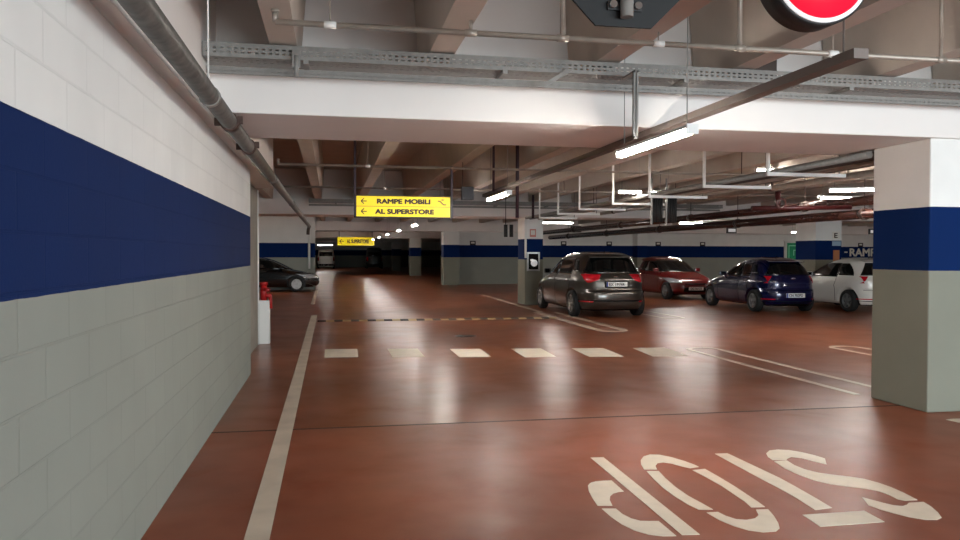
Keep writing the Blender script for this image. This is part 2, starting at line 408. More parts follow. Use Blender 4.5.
def car(loc, rz, L, W, Hh, paint, label, cat='car', kind='hatch', wb=None, ru=None, r=.31, text=None, rimm=None, doors=4, name='parked_car', wiper=True, sill=.34, group=None):
    root = empty(name, loc, rz, label, cat, group); S = Shape(L, W, Hh, kind); k = S.k
    wb = wb or L*.6; ru = ru or .78; rimm = rimm or M['rim']; hw = W/2
    bm = S.body(); me = bpy.data.meshes.new('body'); bm.to_mesh(me); bm.free()
    me.materials.append(paint); me.materials.append(M['black'])
    tmp = bpy.data.objects.new('tmp', me); COL.objects.link(tmp); cutters = []
    for u in (ru, ru+wb):
        for s_ in (-1, 1):
            b = MB(); b.tube((s_*(hw-.24), u, r+.01), (s_*(hw+.1), u, r+.01), r+.055, 40, mi=1)
            c = b.build('cut', [paint, M['black']]); cutters.append(c)
            md = tmp.modifiers.new('b', 'BOOLEAN'); md.operation = 'DIFFERENCE'; md.object = c; md.solver = 'EXACT'
    bpy.context.view_layer.update()
    me2 = bpy.data.meshes.new_from_object(tmp.evaluated_get(bpy.context.evaluated_depsgraph_get()))
    bpy.data.objects.remove(tmp)
    for c in cutters: bpy.data.objects.remove(c)
    body = bpy.data.objects.new('body', me2); COL.objects.link(body); body.parent = root
    me2.materials.clear(); me2.materials.append(paint); me2.materials.append(M['black'])
    for u in (ru, ru+wb):
        for s_ in (-1, 1): make_wheel(root, s_*(hw-.015), u, r, s_, rimm)
    g = M['glass']; belt = 1.0*k
    if kind == 'hatch':
        for sd in (-1, 1):
            zt = 1.41*k
            def side(ua, ub, za, zb, nm):
                rows = []
                for t in np.linspace(0, 1, 5):
                    z = za+(zb-za)*t
                    rows.append((z, S.th_u(ua(t), z, sd), S.th_u(ub(t), z, sd)))
                return S.patch(rows, 16, .006, nm, g, root, 2)
            fb = lambda t: L-1.42-.62*t; bp_ = L-2.45
            if doors == 4:
                side(lambda t: fb(t), lambda t: bp_, belt, zt, 'side_window')
                side(lambda t: bp_-.07, lambda t: .98+.05*t, belt+.02*k, zt, 'side_window')
                side(lambda t: .93+.05*t, lambda t: .62+.22*t, belt+.09*k, zt-.03*k, 'side_window')
                rows = [(z, S.th_u(bp_, z, sd), S.th_u(bp_-.07, z, sd)) for z in (belt, (belt+zt)/2, zt)]
                S.patch(rows, 2, .004, 'door_pillar', M['black'], root, 2)
                seams = [(L-1.3, .33), (bp_-.03, .28), (1.0, .52)]
            else:
                side(lambda t: fb(t), lambda t: bp_-.25, belt, zt, 'side_window')
                side(lambda t: bp_-.3, lambda t: .58+.1*t+.2*t*t, belt+.05*k, zt-.01*k, 'side_window')
                rows = [(z, S.th_u(bp_-.25, z, sd), S.th_u(bp_-.3, z, sd)) for z in (belt, (belt+zt)/2, zt)]
                S.patch(rows, 2, .004, 'door_pillar', M['black'], root, 2)
                seams = [(L-1.35, .3), (bp_-.28, .28)]
            for u, zlo in seams:
                rows = [(z, S.th_u(u+.006, z, sd), S.th_u(u-.006, z, sd)) for z in (zlo, .6, .8, belt-.01)]
                S.patch(rows, 1, .004, 'door_seam', M['black'], root, 2)
            for u in ([bp_+.12, 1.12] if doors == 4 else [bp_-.12]):
                p = S.P(S.th_u(u, .88*k, sd), .88*k)
                MB().box(p.x-.02, p.x+.028, u-.09, u+.09, .865*k, .895*k).build('door_handle', paint, root, bevel=.008)
            # mirror
            um = L-1.55; p = S.P(S.th_u(um, 1.02*k, sd), 1.02*k)
            mb = MB(); mb.box(*sorted((p.x-.02*sd, p.x+.17*sd)), um-.02, um+.09, 1.0*k, 1.13*k)
            mi = mb.build('wing_mirror', paint, root, bevel=.025)
            MB().box(*sorted((p.x+.03*sd, p.x+.155*sd)), um-.027, um-.019, 1.02*k, 1.115*k).build('mirror_glass', g, mi)
            # tail lamp wraps the rear corner
            A = lambda z, xin: S.th_x(sd*xin, z, False)
            B = lambda z, u: S.th_u(u, z, sd) if sd > 0 else S.th_u(u, z, sd)+2*math.pi
            z0, z1 = (.84*k, 1.035*k)
            wr = 1.0 if Hh > 1.52 else .55
            xi = hw*.38 if doors == 4 and Hh > 1.52 else hw*.64
            rows = [(z0, A(z0, min(xi+.26, hw*.84)), B(z0, .24)), (z0+.06, A(z0, min(xi+.1, hw*.8)), B(z0, .24+.08*wr)), (z1-.04, A(z1, xi+.02), B(z1, .26+.2*wr)), (z1, A(z1, xi), B(z1, .28+.26*wr))]
            S.patch(rows, 14, .01, 'tail_lamp', M['tail'], root, 3)
            # head lamp
            C = lambda z, xin: S.th_x(sd*xin, z, True)
            rows = [(.62*k, C(.62*k, hw*.55), S.th_u(L-.45, .62*k, sd)), (.72*k, C(.72*k, hw*.62), S.th_u(L-.75, .72*k, sd)), (.79*k, C(.79*k, hw*.78), S.th_u(L-.95, .79*k, sd))]
            S.patch(rows, 12, .008, 'head_lamp', M['headlamp'], root, 3)
            # low red reflector
            rows = [(.375*k, A(.375*k, hw*.62), A(.375*k, hw*.9)), (.405*k, A(.405*k, hw*.62), A(.405*k, hw*.9))]
            S.patch(rows, 6, .006, 'rear_reflector', M['tail'], root, 2)
        zz = [1.06*k, 1.17*k, 1.3*k, 1.43*k]
        S.patch([(z, S.th_x(-(S.half(z)-.1-.03*i), z, False), S.th_x(S.half(z)-.1-.03*i, z, False)) for i, z in enumerate(zz)], 20, .006, 'rear_window', g, root, 3)
        zz = [1.0*k, 1.15*k, 1.3*k, 1.44*k]
        S.patch([(z, S.th_x(-(S.half(z)-.07), z, True), S.th_x(S.half(z)-.07, z, True)) for z in zz], 20, .006, 'windshield', g, root, 3)
        # seams and trims
        S.patch([(z, S.th_x(-hw*.8, z, False), S.th_x(hw*.8, z, False)) for z in (.635*k, .65*k)], 24, .005, 'bumper_seam', M['black'], root, 1)
        S.patch([(z, S.th_x(-hw*.93, z, False), S.th_x(hw*.93, z, False)) for z in (.19, sill*k)], 36, .012, 'rear_diffuser', M['black'], root, 1)
        S.patch([(z, S.th_x(-hw*.5, z, True), S.th_x(hw*.5, z, True)) for z in (.3*k, .46*k)], 16, .004, 'front_grille', M['black'], root, 2)
        S.patch([(z, S.th_x(-hw*.45, z, True), S.th_x(hw*.45, z, True)) for z in (.56*k, .61*k)], 16, .004, 'front_grille', M['black'], root, 1)
        e = S.P(math.pi, .97*k)
        MB().lathe([(.001, 0), (.055, 0), (.055, .012), (.001, .016)], lambda a, b, h: (a*1.25, e.y+.012-h-.01*0-.01, .965*k+b*.6), 24)[0].build('emblem', M['chrome'], root)
        if wiper:
            p0 = S.P(math.pi, 1.12*k)
            MB().tube((0.02, p0.y-.02, 1.12*k), (-.28, p0.y+.03, 1.18*k), .01, 8).build('rear_wiper', M['black'], root)
        sp = S.P(math.pi, 1.43*k)
        MB().prism([(-hw*.62, .0), (hw*.62, 0), (hw*.55, .26), (-hw*.55, .26)], lambda a, b, h: (a, sp.y-.06+b, 1.445*k+b*.16-h), .022).build('roof_spoiler', paint, root, bevel=.008)
        MB().tube((0, sp.y+.5, Hh-.03), (0, sp.y+.42, Hh+.03), .008, 8).build('roof_aerial', M['black'], root)
        zp = (.8*k if text and text[1] == 'high' else .5*k)
    else:
        zp = .6
        zz = [1.3, 1.75]
        S.patch([(z, S.th_x(-(hw-.25), z, False), S.th_x(hw-.25, z, False)) for z in zz], 14, .006, 'rear_window', g, root, 3)
        S.patch([(z, S.th_x(-(hw-.25), z, True), S.th_x(hw-.25, z, True)) for z in (1.15, 1.6, Hh-.18)], 14, .006, 'windshield', g, root, 3)
        for sd in (-1, 1):
            rows = [(z, S.th_u(L-1.6, z, sd), S.th_u(L-2.4, z, sd)) for z in (1.15, 1.65)]
            S.patch(rows, 8, .006, 'side_window', g, root, 3)
            rows = [(z, S.th_x(sd*(hw-.2), z, False), S.th_x(sd*(hw-.04), z, False)) for z in (.8, 1.2)]
            S.patch(rows, 6, .008, 'tail_lamp', M['tail'], root, 2)
        S.patch([(z, S.th_x(-hw*.85, z, False), S.th_x(hw*.85, z, False)) for z in (.3, .5)], 12, .01, 'bumper', M['black'], root, 2)
    # rear number plate
    y = S.P(math.pi, zp).y
    if text and text[1] == 'front':
        zp = .42*k; y = S.P(0, zp).y+.012
        pl = MB().box(-.26, .26, y-.02, y+.006, zp-.055, zp+.055).build('number_plate', M['plate'], root)
        text_obj('plate_text', text[0], .1, M['plateink'], pl, (.2, y+.008, zp-.035), width=.4, bold=.002, thick=.002, rot=(R(90), 0, R(180)))
    elif text:
        if text[1] == 'high': MB().box(-.3, .3, y-.012, y+.02, zp-.08, zp+.085).build('plate_recess', M['black'], root, bevel=.01)
        pl = MB().box(-.26, .26, y-.022, y+.02, zp-.055, zp+.055).build('number_plate', M['plate'], root)
        MB().box(-.26, -.225, y-.024, y-.021, zp-.055, zp+.055).build('blue_edge', M['plateblue'], pl)
        text_obj('plate_text', text[0], .1, M['plateink'], pl, (-.2, y-.0245, zp-.035), width=.4, bold=.002, thick=.002)
        if text[1] == 'high': MB().box(-.22, .22, y-.035, y+.01, zp+.075, zp+.1).build('plate_trim', M['chrome'], root, bevel=.005)
    return root

P_grey = mat('grey beige metallic paint', '#4a4641', .28, .72, coat=1)
P_blue = mat('dark blue paint', '#040e3c', .25, .3, coat=1)
P_red = mat('dark red paint', '#5a0308', .28, .1, coat=1)
P_white = mat('white car paint', '#dcdad4', .3, 0, coat=1)
P_black = mat('black car paint', '#0b0b0c', .2, 0, coat=1)
P_dgreen = mat('dark green van paint', '#16211d', .35, 0, coat=.5)
P_vwhite = mat('white van paint', '#d8d4cc', .4, 0)

car((6.75, 17.5, 0), 0, 4.62, 1.86, 1.6, P_grey, 'grey-beige metallic people carrier with red tail lamps parked beside the second pillar', wb=2.85, ru=.85, r=.325, text=('EX 197FR', 'high'), sill=.43)
car((11.98, 18.3, 0), R(-1), 3.95, 1.68, 1.47, P_blue, 'dark blue hatchback parked tail out between red and white cars', wb=2.48, ru=.72, r=.3, text=('CN 702PD', 'low'), rimm=M['rimdull'])
car((14.55, 17.9, 0), 0, 3.95, 1.7, 1.46, P_white, 'white three-door hatchback parked under the RAMPE lettering', wb=2.48, ru=.72, r=.3, doors=3, rimm=M['rimdull'], text=('EP 438TK', 'low'))
car((12.05, 27.95, 0), R(180), 3.9, 1.66, 1.47, P_red, 'dark red hatchback parked nose out behind the grey people carrier', wb=2.45, ru=.75, r=.3, text=('DG 561ZS', 'front'), rimm=M['rimdull'])
car((-4.6, 32.85, 0), R(-90), 4.15, 1.7, 1.44, P_black, 'black hatchback with bright alloy wheels nosing out from the left bays', wb=2.5, ru=.75, r=.31, doors=3, rimm=mat('bright alloy rim', '#d5d5d5', .3, .3))
car((-.47, 82.2, 0), 0, 4.6, 1.85, 2.05, P_vwhite, 'small white van parked at the far end of the lane', cat='van', kind='van', name='parked_van', wb=2.8, ru=.85, r=.32)
car((4.56, 81.5, 0), 0, 4.8, 1.8, 2.2, P_dgreen, 'dark green van standing at the far end of the lane', cat='van', kind='van', name='parked_van', wb=2.8, ru=.85, r=.32)

# ------------------------------------------------------------------ painted floor marks
def poly_mark(name, pts, m, parent=None, z0=.0, t=.003):
    b = MB(); b.prism(pts, lambda a, c, d: (a, c, z0+d), t)
    bmesh.ops.triangulate(b.bm, faces=[f for f in b.bm.faces if len(f.verts) > 4])
    return b.build(name, m, parent)
STOP_SHAPES = {'P_stem': [(1.918, 5.517), (2.018, 5.511), (1.979, 3.885), (1.881, 3.897)], 'P_upper': [(1.865, 4.929), (1.856, 4.688), (1.82, 4.686), (1.776, 4.663), (1.736, 4.614), (1.704, 4.536), (1.683, 4.434), (1.595, 4.451), (1.612, 4.595), (1.638, 4.742), (1.67, 4.85), (1.706, 4.905), (1.751, 4.93), (1.805, 4.935)], 'P_lower': [(1.6, 4.391), (1.683, 4.376), (1.686, 4.273), (1.707, 4.196), (1.744, 4.146), (1.796, 4.133), (1.846, 4.124), (1.843, 3.888), (1.772, 3.898), (1.704, 3.936), (1.651, 4.011), (1.619, 4.118), (1.604, 4.244)], 'O_tl': [(2.19, 5.146), (2.22, 5.273), (2.263, 5.381), (2.326, 5.478), (2.395, 5.521), (2.463, 5.502), (2.525, 5.416), (2.571, 5.301), (2.599, 5.192), (2.604, 5.135), (2.529, 5.116), (2.49, 5.167), (2.45, 5.254), (2.404, 5.297), (2.352, 5.283), (2.307, 5.218), (2.279, 5.124)], 'O_left': [(2.189, 5.098), (2.275, 5.087), (2.246, 4.912), (2.226, 4.709), (2.224, 4.523), (2.24, 4.386), (2.251, 4.254), (2.167, 4.27), (2.146, 4.364), (2.136, 4.518), (2.138, 4.707), (2.158, 4.903)], 'O_right': [(2.52, 5.063), (2.622, 5.077), (2.623, 4.867), (2.618, 4.664), (2.606, 4.486), (2.597, 4.348), (2.586, 4.242), (2.5, 4.25), (2.518, 4.359), (2.527, 4.501), (2.537, 4.679), (2.533, 4.874)], 'O_br': [(2.187, 4.209), (2.258, 4.207), (2.27, 4.134), (2.3, 4.071), (2.354, 4.05), (2.415, 4.064), (2.467, 4.112), (2.504, 4.203), (2.579, 4.196), (2.548, 4.086), (2.504, 3.969), (2.464, 3.892), (2.415, 3.851), (2.34, 3.852), (2.276, 3.894), (2.23, 3.969), (2.198, 4.075)], 'T_stem': [(2.898, 5.453), (2.999, 5.447), (3.021, 4.783), (3.012, 4.591), (2.992, 4.316), (2.975, 4.15), (2.853, 4.134), (2.876, 4.359), (2.884, 4.555), (2.885, 4.833), (2.89, 5.121)], 'T_bar': [(2.724, 4.068), (3.131, 4.067), (3.116, 3.875), (2.705, 3.873)], 'S_top': [(3.233, 5.207), (3.249, 5.295), (3.29, 5.386), (3.363, 5.463), (3.446, 5.48), (3.524, 5.446), (3.582, 5.371), (3.624, 5.274), (3.645, 5.173), (3.555, 5.026), (3.514, 5.114), (3.479, 5.216), (3.423, 5.262), (3.367, 5.224), (3.329, 5.184)], 'S_mid': [(3.222, 5.168), (3.33, 5.172), (3.31, 5.049), (3.318, 4.936), (3.362, 4.843), (3.43, 4.778), (3.514, 4.716), (3.577, 4.65), (3.611, 4.55), (3.624, 4.449), (3.618, 4.328), (3.597, 4.187), (3.511, 4.19), (3.486, 4.224), (3.495, 4.307), (3.484, 4.389), (3.44, 4.451), (3.362, 4.512), (3.276, 4.584), (3.219, 4.682), (3.195, 4.812), (3.192, 4.982)], 'S_bottom': [(3.293, 4.298), (3.317, 4.243), (3.345, 4.176), (3.374, 4.122), (3.419, 4.098), (3.465, 4.117), (3.503, 4.146), (3.604, 4.144), (3.585, 4.063), (3.541, 3.956), (3.494, 3.876), (3.44, 3.85), (3.372, 3.866), (3.311, 3.925), (3.273, 3.998), (3.241, 4.073), (3.229, 4.157)]}
stop = empty('stop_lettering', (0, 0, 0), 0, 'large white word STOP painted on the red floor, read from the other side', 'floor marking')
for L_ in 'STOP':
    e = empty('painted_letter', (0, 0, 0)); e.parent = stop
    for kk, v in STOP_SHAPES.items():
        if kk[0] == L_: poly_mark('letter_stroke', v, M['marking'], e)
DASH = [[(-.09, 12.62), (.42, 12.57), (.4, 11.59), (-.09, 11.62)], [(.9, 12.5), (1.38, 12.44), (1.38, 11.43), (.9, 11.47)], [(1.89, 12.3), (2.37, 12.24), (2.35, 11.25), (1.88, 11.3)],
        [(2.87, 12.16), (3.36, 12.12), (3.31, 11.08), (2.84, 11.12)], [(3.85, 12.03), (4.38, 12.01), (4.32, 10.95), (3.8, 10.99)], [(4.86, 11.92), (5.4, 11.89), (5.3, 10.83), (4.75, 10.85)]]
where = ['leftmost dash, nearest the long lane line', 'second dash from the lane line', 'third dash from the lane line', 'fourth dash from the lane line', 'fifth dash from the lane line', 'last dash, touching the bay marking']
for d, w in zip(DASH, where):
    tag(poly_mark('give_way_dash', d, M['marking']), 'white painted rectangle in the row across the lane, '+w, 'floor marking', 'white dashes painted across the lane')
tag(poly_mark('lane_line', [(-.45, -5.9), (-.32, -5.9), (-.33, 19.6), (-.47, 19.6)], M['lanepaint']), 'long white painted line running along the left wall', 'floor marking')
def ushape(name, x0, x1, y0, y1, w, m, label, far=True, open_=True):
    """double line closed by a round end"""
    xm, r = (x0+x1)/2, (x1-x0)/2; b = MB(); n = 14; O, I = [], []
    ye = y1-r if far else y0+r; s = 1 if far else -1; yo = y0 if far else y1
    O.append((x0, yo)); I.append((x0+w, yo))
    for i in range(n+1):
        t = math.pi*i/n; O.append((xm-r*math.cos(t), ye+s*r*math.sin(t))); I.append((xm-(r-w)*math.cos(t), ye+s*(r-w)*math.sin(t)))
    O.append((x1, yo)); I.append((x1-w, yo))
    for i in range(len(O)-1):
        b.prism([O[i], O[i+1], I[i+1], I[i]], lambda a, c, d: (a, c, d), .003)
    return tag(b.build(name, m), label, 'floor marking', 'looped bay divider lines')
ushape('bay_divider_line', 5.63, 6.22, 7.5, 11.8, .085, M['marking_dull'], 'looped white bay divider running from the near pillar')
ushape('bay_divider_line', 8.1, 8.67, 7.0, 11.62, .085, M['marking_dull'], 'looped white bay divider partly hidden behind the near pillar')
ushape('bay_divider_line', 5.25, 5.92, 14.5, 19.8, .16, M['marking_dull'], 'looped white bay divider beside the grey people carrier, lane side', far=False)
ushape('bay_divider_line', 7.85, 8.45, 17.2, 22.2, .09, M['marking_dull'], 'looped white bay divider between the grey people carrier and the dark blue hatchback', far=False)
tag(poly_mark('lane_edge_line', [(5.42, 19.8), (5.56, 19.8), (5.72, 28.8), (5.6, 28.8)], M['marking_dull']), 'thin worn white line passing the foot of the second pillar', 'floor marking')
tag(poly_mark('lane_edge_line', [(5.62, 6.2), (5.7, 6.22), (9, 6.0), (9, 5.9), (5.64, 6.07)], M['marking']), 'white painted line at the foot of the near pillar', 'floor marking')
tag(poly_mark('lane_edge_line', [(-.6, 24), (-.48, 24), (-.5, 33), (-.62, 33)], M['marking_dull']), 'faint white line on the floor in front of the black car', 'floor marking')
b = MB(); b.lathe([(.001, .002), (.2, .002), (.2, 0)], lambda a, c, h: (2.48+a, 14.22+c, h), 28)
tag(b.build('drain_cover', M['kbump']), 'small round dark drain cover in the lane before the speed bump', 'drain cover')
# speed bump
sb = empty('speed_bump', (-.29, 17.7, 0), 0, 'yellow and black striped rubber speed bump lying across the lane', 'speed bump')
n = 30; w = 5.6/n
for i in range(n):
    b = MB(); pr = [(0, 0), (.05, .018), (.12, .03), (.2, .03), (.27, .018), (.32, 0)]
    b.prism(pr, lambda a, c, d: (i*w+d, a, c), w-.002)
    b.build('rubber_segment', M['kbump' if i % 2 == 0 else 'ybump'], sb)

# ------------------------------------------------------------------ ceiling services
def cable_tray(name, x0, x1, y, z, label, parts=True):
    t = empty(name, (0, 0, 0), 0, label, 'cable tray')
    def perf(nm, x0, x1, f, rows, pitch=.05, bar=.024):
        b = MB()
        for v0, v1, sl in rows:
            if not sl: b.box(*f(x0, x1, v0, v1))
            else:
                x = x0
                while x < x1: b.box(*f(x, min(x+bar, x1), v0, v1)); x += pitch
        return b.build(nm, M['galv'], t)
    perf('front_flange', x0, x1, lambda a, b, c, d: (a, b, y, y+.004, z+c, z+d), [(0, .03, 0), (.03, .041, 1), (.041, .06, 0), (.06, .071, 1), (.071, .105, 0)])
    perf('bottom_plate', x0, x1, lambda a, b, c, d: (a, b, y+c, y+d, z, z+.003), [(.003, .07, 0), (.07, .085, 1), (.085, .15, 0), (.15, .165, 1), (.165, .3, 0)])
    perf('rear_flange', x0, x1, lambda a, b, c, d: (a, b, y+.297, y+.3, z+c, z+d), [(.003, .105, 0)])
    MB().box(x0, x1, y+.2, y+.203, z-.085, z-.03).build('channel_back', M['galv'], t)
    perf('support_channel', x0, x1, lambda a, b, c, d: (a, b, y+.18, y+.184, z-.085+c, z-.085+d), [(0, .018, 0), (.018, .028, 1), (.028, .055, 0)])
    b = MB()
    for k in range(4): b.tube((x0+.02, y+.05+k*.05, z+.02), (x1-.02, y+.05+k*.05, z+.02), .014, 8)
    b.build('cable', M['bundle'], t)
    for i in range(int((x1-x0)/1.55)):
        xx = x0+.75+i*1.55
        MB().box(xx-.02, xx+.02, y-.01, min(y+.42, y+.42), z-.03, z-.002).build('bracket', M['galv'], t)
    return t
cable_tray('cable_tray', -.93, 11, 6.04, 3.0, 'perforated galvanised cable tray along the front of the nearest white beam')
cable_tray('cable_tray', -.6, 12, 22.2, 2.98, 'perforated cable tray along the far beam above the second pillar')
tag(MB().box(-.28, -.22, 5.98, 6.0, 2.93, 3.06).tube((-.25, 5.99, 2.86), (-.25, 5.99, 3.02), .02, 8).build('tray_clamp', M['galv']), 'small steel clamp on the cable tray near the wall pipe', 'clamp')
MBd = MB(); MBd.prism([(1.63, 2.87), (1.69, 2.87), (1.93, 3.02), (1.87, 3.02)], lambda a, c, d: (a, 5.99+d, c), .03)
tag(MBd.build('tray_brace', M['galv']), 'short slanted steel brace on the cable tray near the middle', 'brace')
tag(MB().box(2.36, 2.375, 5.8, 5.83, 2.45, 2.99).box(2.385, 2.4, 5.8, 5.83, 2.45, 2.99).box(2.36, 2.4, 5.8, 5.83, 2.45, 2.47).box(2.36, 2.4, 5.8, 6.06, 2.975, 2.99).build('hanging_strut', M['galv']), 'vertical slotted steel strut hanging from the cable tray beside the nearest tube lamp', 'strut')
tag(MB().box(2.79, 2.88, 3.75, 14.2, 2.6, 2.655).tube((2.835, 3.9, 2.65), (2.835, 3.9, SLAB-.002), .005, 6).build('lamp_trunking', M['galv'] if False else mat('beige trunking', '#6d625c', .5, .2)), 'long grey trunking rail running along the lane beside the tube lamps', 'trunking')

def sprinkler(y, z, x0, x1, drops, r, label, heads=()):
    t = empty('sprinkler_pipe', (x0, y, z), 0, label, 'pipe')
    b = MB(); b.tube((0, 0, 0), (x1-x0, 0, 0), r, 14)
    b.tube((0, 0, -.0), (0, 0, .06), r*.9, 12); b.tube((0, 0, .06), (0, 0, .08), r*1.3, 12)
    b.build('pipe_run', M['zinc'], t)
    for x, rr, up in drops:
        MB().tube((x-x0, 0, r), (x-x0, 0, min(up, SLAB-.002)-z), rr, 10).build('drop_rod', M['zinc'], t)
        MB().tube((x-x0-.04, 0, 0), (x-x0+.04, 0, 0), r*1.25, 14).build('pipe_clamp', M['white'] if rr < .01 else M['zinc'], t)
    return t
sprinkler(5.2, 3.035, -.35, 12, [(0.0, .005, SLAB), (1.59, .02, SLAB), (2.3, .005, 3.12), (2.93, .02, SLAB), (.94, .012, 3.12), (3.69, .008, SLAB), (4.62, .015, SLAB), (6.5, .02, SLAB)], .02, 'thin galvanised sprinkler pipe crossing the ceiling in front of the cable tray')
sprinkler(12.75, 2.965, -.82, 20, [(.6, .006, SLAB), (3.84, .03, 3.05), (6.5, .02, SLAB), (9.4, .02, SLAB)], .02, 'thin sprinkler pipe crossing the ceiling just before the yellow sign')
sprinkler(17.5, 3.01, -1.6, 20, [(1.2, .006, SLAB), (5.4, .02, SLAB), (8.8, .02, SLAB)], .02, 'thin sprinkler pipe crossing the ceiling beyond the yellow sign')

# drain pipe along the left wall
dp = empty('drain_pipe', (-.785, 0, 2.575), 0, 'thick grey drain pipe slung along the ceiling above the left wall', 'pipe')
MB().tube((0, -5.9, 0), (0, 29.8, 0), .062, 28).build('pipe_run', M['drain'], dp)
b = MB(); b.path([(0, 29.8, 0), (0, 30.0, 0), (-.02, 30.15, -.03), (-.05, 30.25, -.12), (-.06, 30.27, -.3)], .062, 18); b.build('elbow', M['drain'], dp)
for y in (5.4, 11, 16.5, 22): MB().tube((0, y-.03, 0), (0, y+.03, 0), .069, 28).build('pipe_joint', M['galv'], dp)
for y in (6.42, 7.86):
    b = MB().tube((0, y-.06, 0), (0, y+.06, 0), .0745, 28); b.box(-.115, -.06, y-.02, y+.02, -.03, .03); b.box(.06, .1, y-.02, y+.02, -.01, .05)
    b.build('rusty_clamp', M['rust'], dp)
MB().tube((.02, 5.2, .06), (.02, 5.2, SLAB-2.575), .006, 8).build('hanger_rod', M['white'], dp)
tag(MB().tube((-.9, 33.9, .9), (-.9, 33.9, 2.5), .05, 14).build('wall_downpipe', M['white']), 'short white downpipe on the banded wall behind the black car', 'pipe')
tag(MB().tube((-1.205, 13.48, 0), (-1.205, 13.48, 2.6), .022, 14).build('corner_pole', M['white']), 'thin white vertical pole at the corner where the left wall ends', 'pole')

# trapeze brackets and pipes along the bays
BR = [(8.72, 5.33, 6.4), (10.48, 5.38, 6.32), (12.5, 5.4, 6.42), (14.4, 5.46, 6.46), (16.3, 5.4, 6.4), (18.25, 5.5, 6.52), (20.4, 5.62, 6.6)]
br0 = None; order = ['nearest', 'second nearest', 'third nearest', 'fourth nearest', 'fifth nearest', 'sixth nearest', 'last']
for i, (y, a, c) in enumerate(BR):
    if br0 is None:
        br0 = empty('pipe_bracket', (a, y, 2.53))
        MB().box(0, 1.05, -.022, .022, -.022, .022).build('cross_bar', M['bracket'], br0)
        MB().box(-.035, 0, -.018, .018, -.022, SLAB-2.53).build('hanger_post', M['bracket'], br0)
        MB().tube((.97, 0, .02), (.97, 0, SLAB-2.53), .008, 8).build('hanger_rod', M['galv'], br0)
        o = br0
    else: o = copy_tree(br0); o.location = (a, y, 2.53)
    tag(o, 'white L-shaped hanging pipe bracket over the right bays, '+order[i]+' of the row', 'bracket', 'white pipe brackets in a row over the right bays')
def run(name, x, z, y0, y1, r, m, label, cat='pipe', clamps=0):
    t = empty(name, (x, y0, z), 0, label, cat)
    MB().tube((0, 0, 0), (0, y1-y0, 0), r, 18).build('pipe_run', m, t)
    y = 1.0; 
    while y < y1-y0 and clamps:
        MB().tube((0, y-.04, 0), (0, y+.04, 0), r*1.22, 18).tube((0, y, r), (0, y, SLAB-z), .008, 8).build('pipe_hanger', M['darkpipe'], t); y += clamps
    return t
run('service_pipe', 5.66, 2.605, 7.33, 22.1, .04, M['galv'], 'grey service pipe resting on the white brackets, left-hand of the bundle')
run('service_pipe', 5.79, 2.605, 7.33, 22.1, .05, M['darkpipe'], 'dark service pipe resting on the white brackets, middle of the bundle')
run('service_pipe', 6.05, 2.605, 7.33, 22.1, .055, M['zinc'], 'pale service pipe resting on the white brackets, right-hand of the bundle')
run('service_pipe', 7.3, 2.8, 7.84, 21.9, .05, M['darkpipe'], 'dark pipe over the right bays just behind the near pillar', clamps=4)
run('service_pipe', 7.9, 2.75, 7.84, 21.9, .05, M['zinc'], 'pale pipe over the right bays', clamps=4)
run('fire_main_pipe', 9.35, 2.5, 8, 37, .085, M['firepipe'], 'upper of two long dark red fire mains over the parked cars', clamps=5)
run('fire_main_pipe', 10.7, 2.37, 8, 37, .1, M['firepipe'], 'lower of two long dark red fire mains over the parked cars', clamps=5)
b = empty('valve_pipe', (7.75, 12.4, 2.45), 0, 'red painted branch valve hanging among the ceiling pipes', 'valve')
MB().tube((0, 0, .2), (0, 0, -.12), .05, 16).tube((-.5, 0, -.1), (1.45, 0, -.06), .04, 14).build('valve_body', M['valve'], b)
MB().lathe([(.07, -.012), (.1, -.012), (.1, .012), (.07, .012), (.07, -.012)], lambda a, c, h: (a, -.1+h, c-.02), 20)[0].tube((0, -.1, -.02), (0, 0, -.02), .012, 8).build('hand_wheel', M['valve'], b)
for x0, x1, y, z0, z1, lb in ((5.73, 5.92, 13.15, 2.12, 2.555, 'leftmost'), (5.99, 6.17, 13.1, 2.12, 2.56, 'rightmost')):
    t = empty('cable_drop', (x0, y, z0), 0, 'black bundle of cables hanging below the pipe brackets, '+lb+' of the pair', 'cable bundle', 'black hanging cable bundles')
    b = MB(); w = x1-x0
    for k in range(4): b.tube((w*(k+.5)/4, 0, 0), (w*(k+.5)/4, 0, z1-z0), w/7.5, 10)
    b.build('cables', M['bundle'], t)
    MB().box(-.035, -.01, -.015, .015, -.05, z1-z0+.35).build('side_rail', M['galv'], t)
t = tag(MB().tube((4.45, 19.5, 1.98), (4.45, 19.5, 2.3), .05, 12).tube((4.6, 19.5, 1.98), (4.6, 19.5, 2.3), .05, 12).tube((4.45, 19.5, 2.28), (4.45, 19.5, 3.12), .01, 8).build('cable_drop', M['bundle']), 'two short black tubes hanging from a rod left of the second pillar', 'cable bundle')
tag(MB().box(2.2, 2.4, 12.98, 13.1, 2.46, 2.68).tube((2.22, 13.04, 2.68), (2.22, 13.04, 3.1), .006, 8).build('junction_box', M['darksign']), 'small dark junction box hanging right of the yellow sign', 'box')
tag(MB().box(3.76, 4.04, 6.5, 6.7, 3.1, 3.33).build('dark_panel', M['darkpipe']), 'dark square box on the beam behind the red disc sign', 'box')
tag(MB().tube((3.17, 13.0, 2.16), (3.17, 13.0, SLAB), .03, 10).build('hanging_rod', M['rod']), 'tall dark rod hanging in front of the second pillar', 'rod')
tag(MB().tube((2.73, 12.9, 2.6), (2.73, 12.9, SLAB), .02, 10).build('hanging_rod', M['rod']), 'dark rod hanging above the second tube lamp', 'rod')
tag(MB().tube((5.31, 20, 2.5), (5.31, 20, 3.12), .035, 10).build('hanging_rod', M['rod']), 'short dark rod hanging over the top of the second pillar', 'rod')

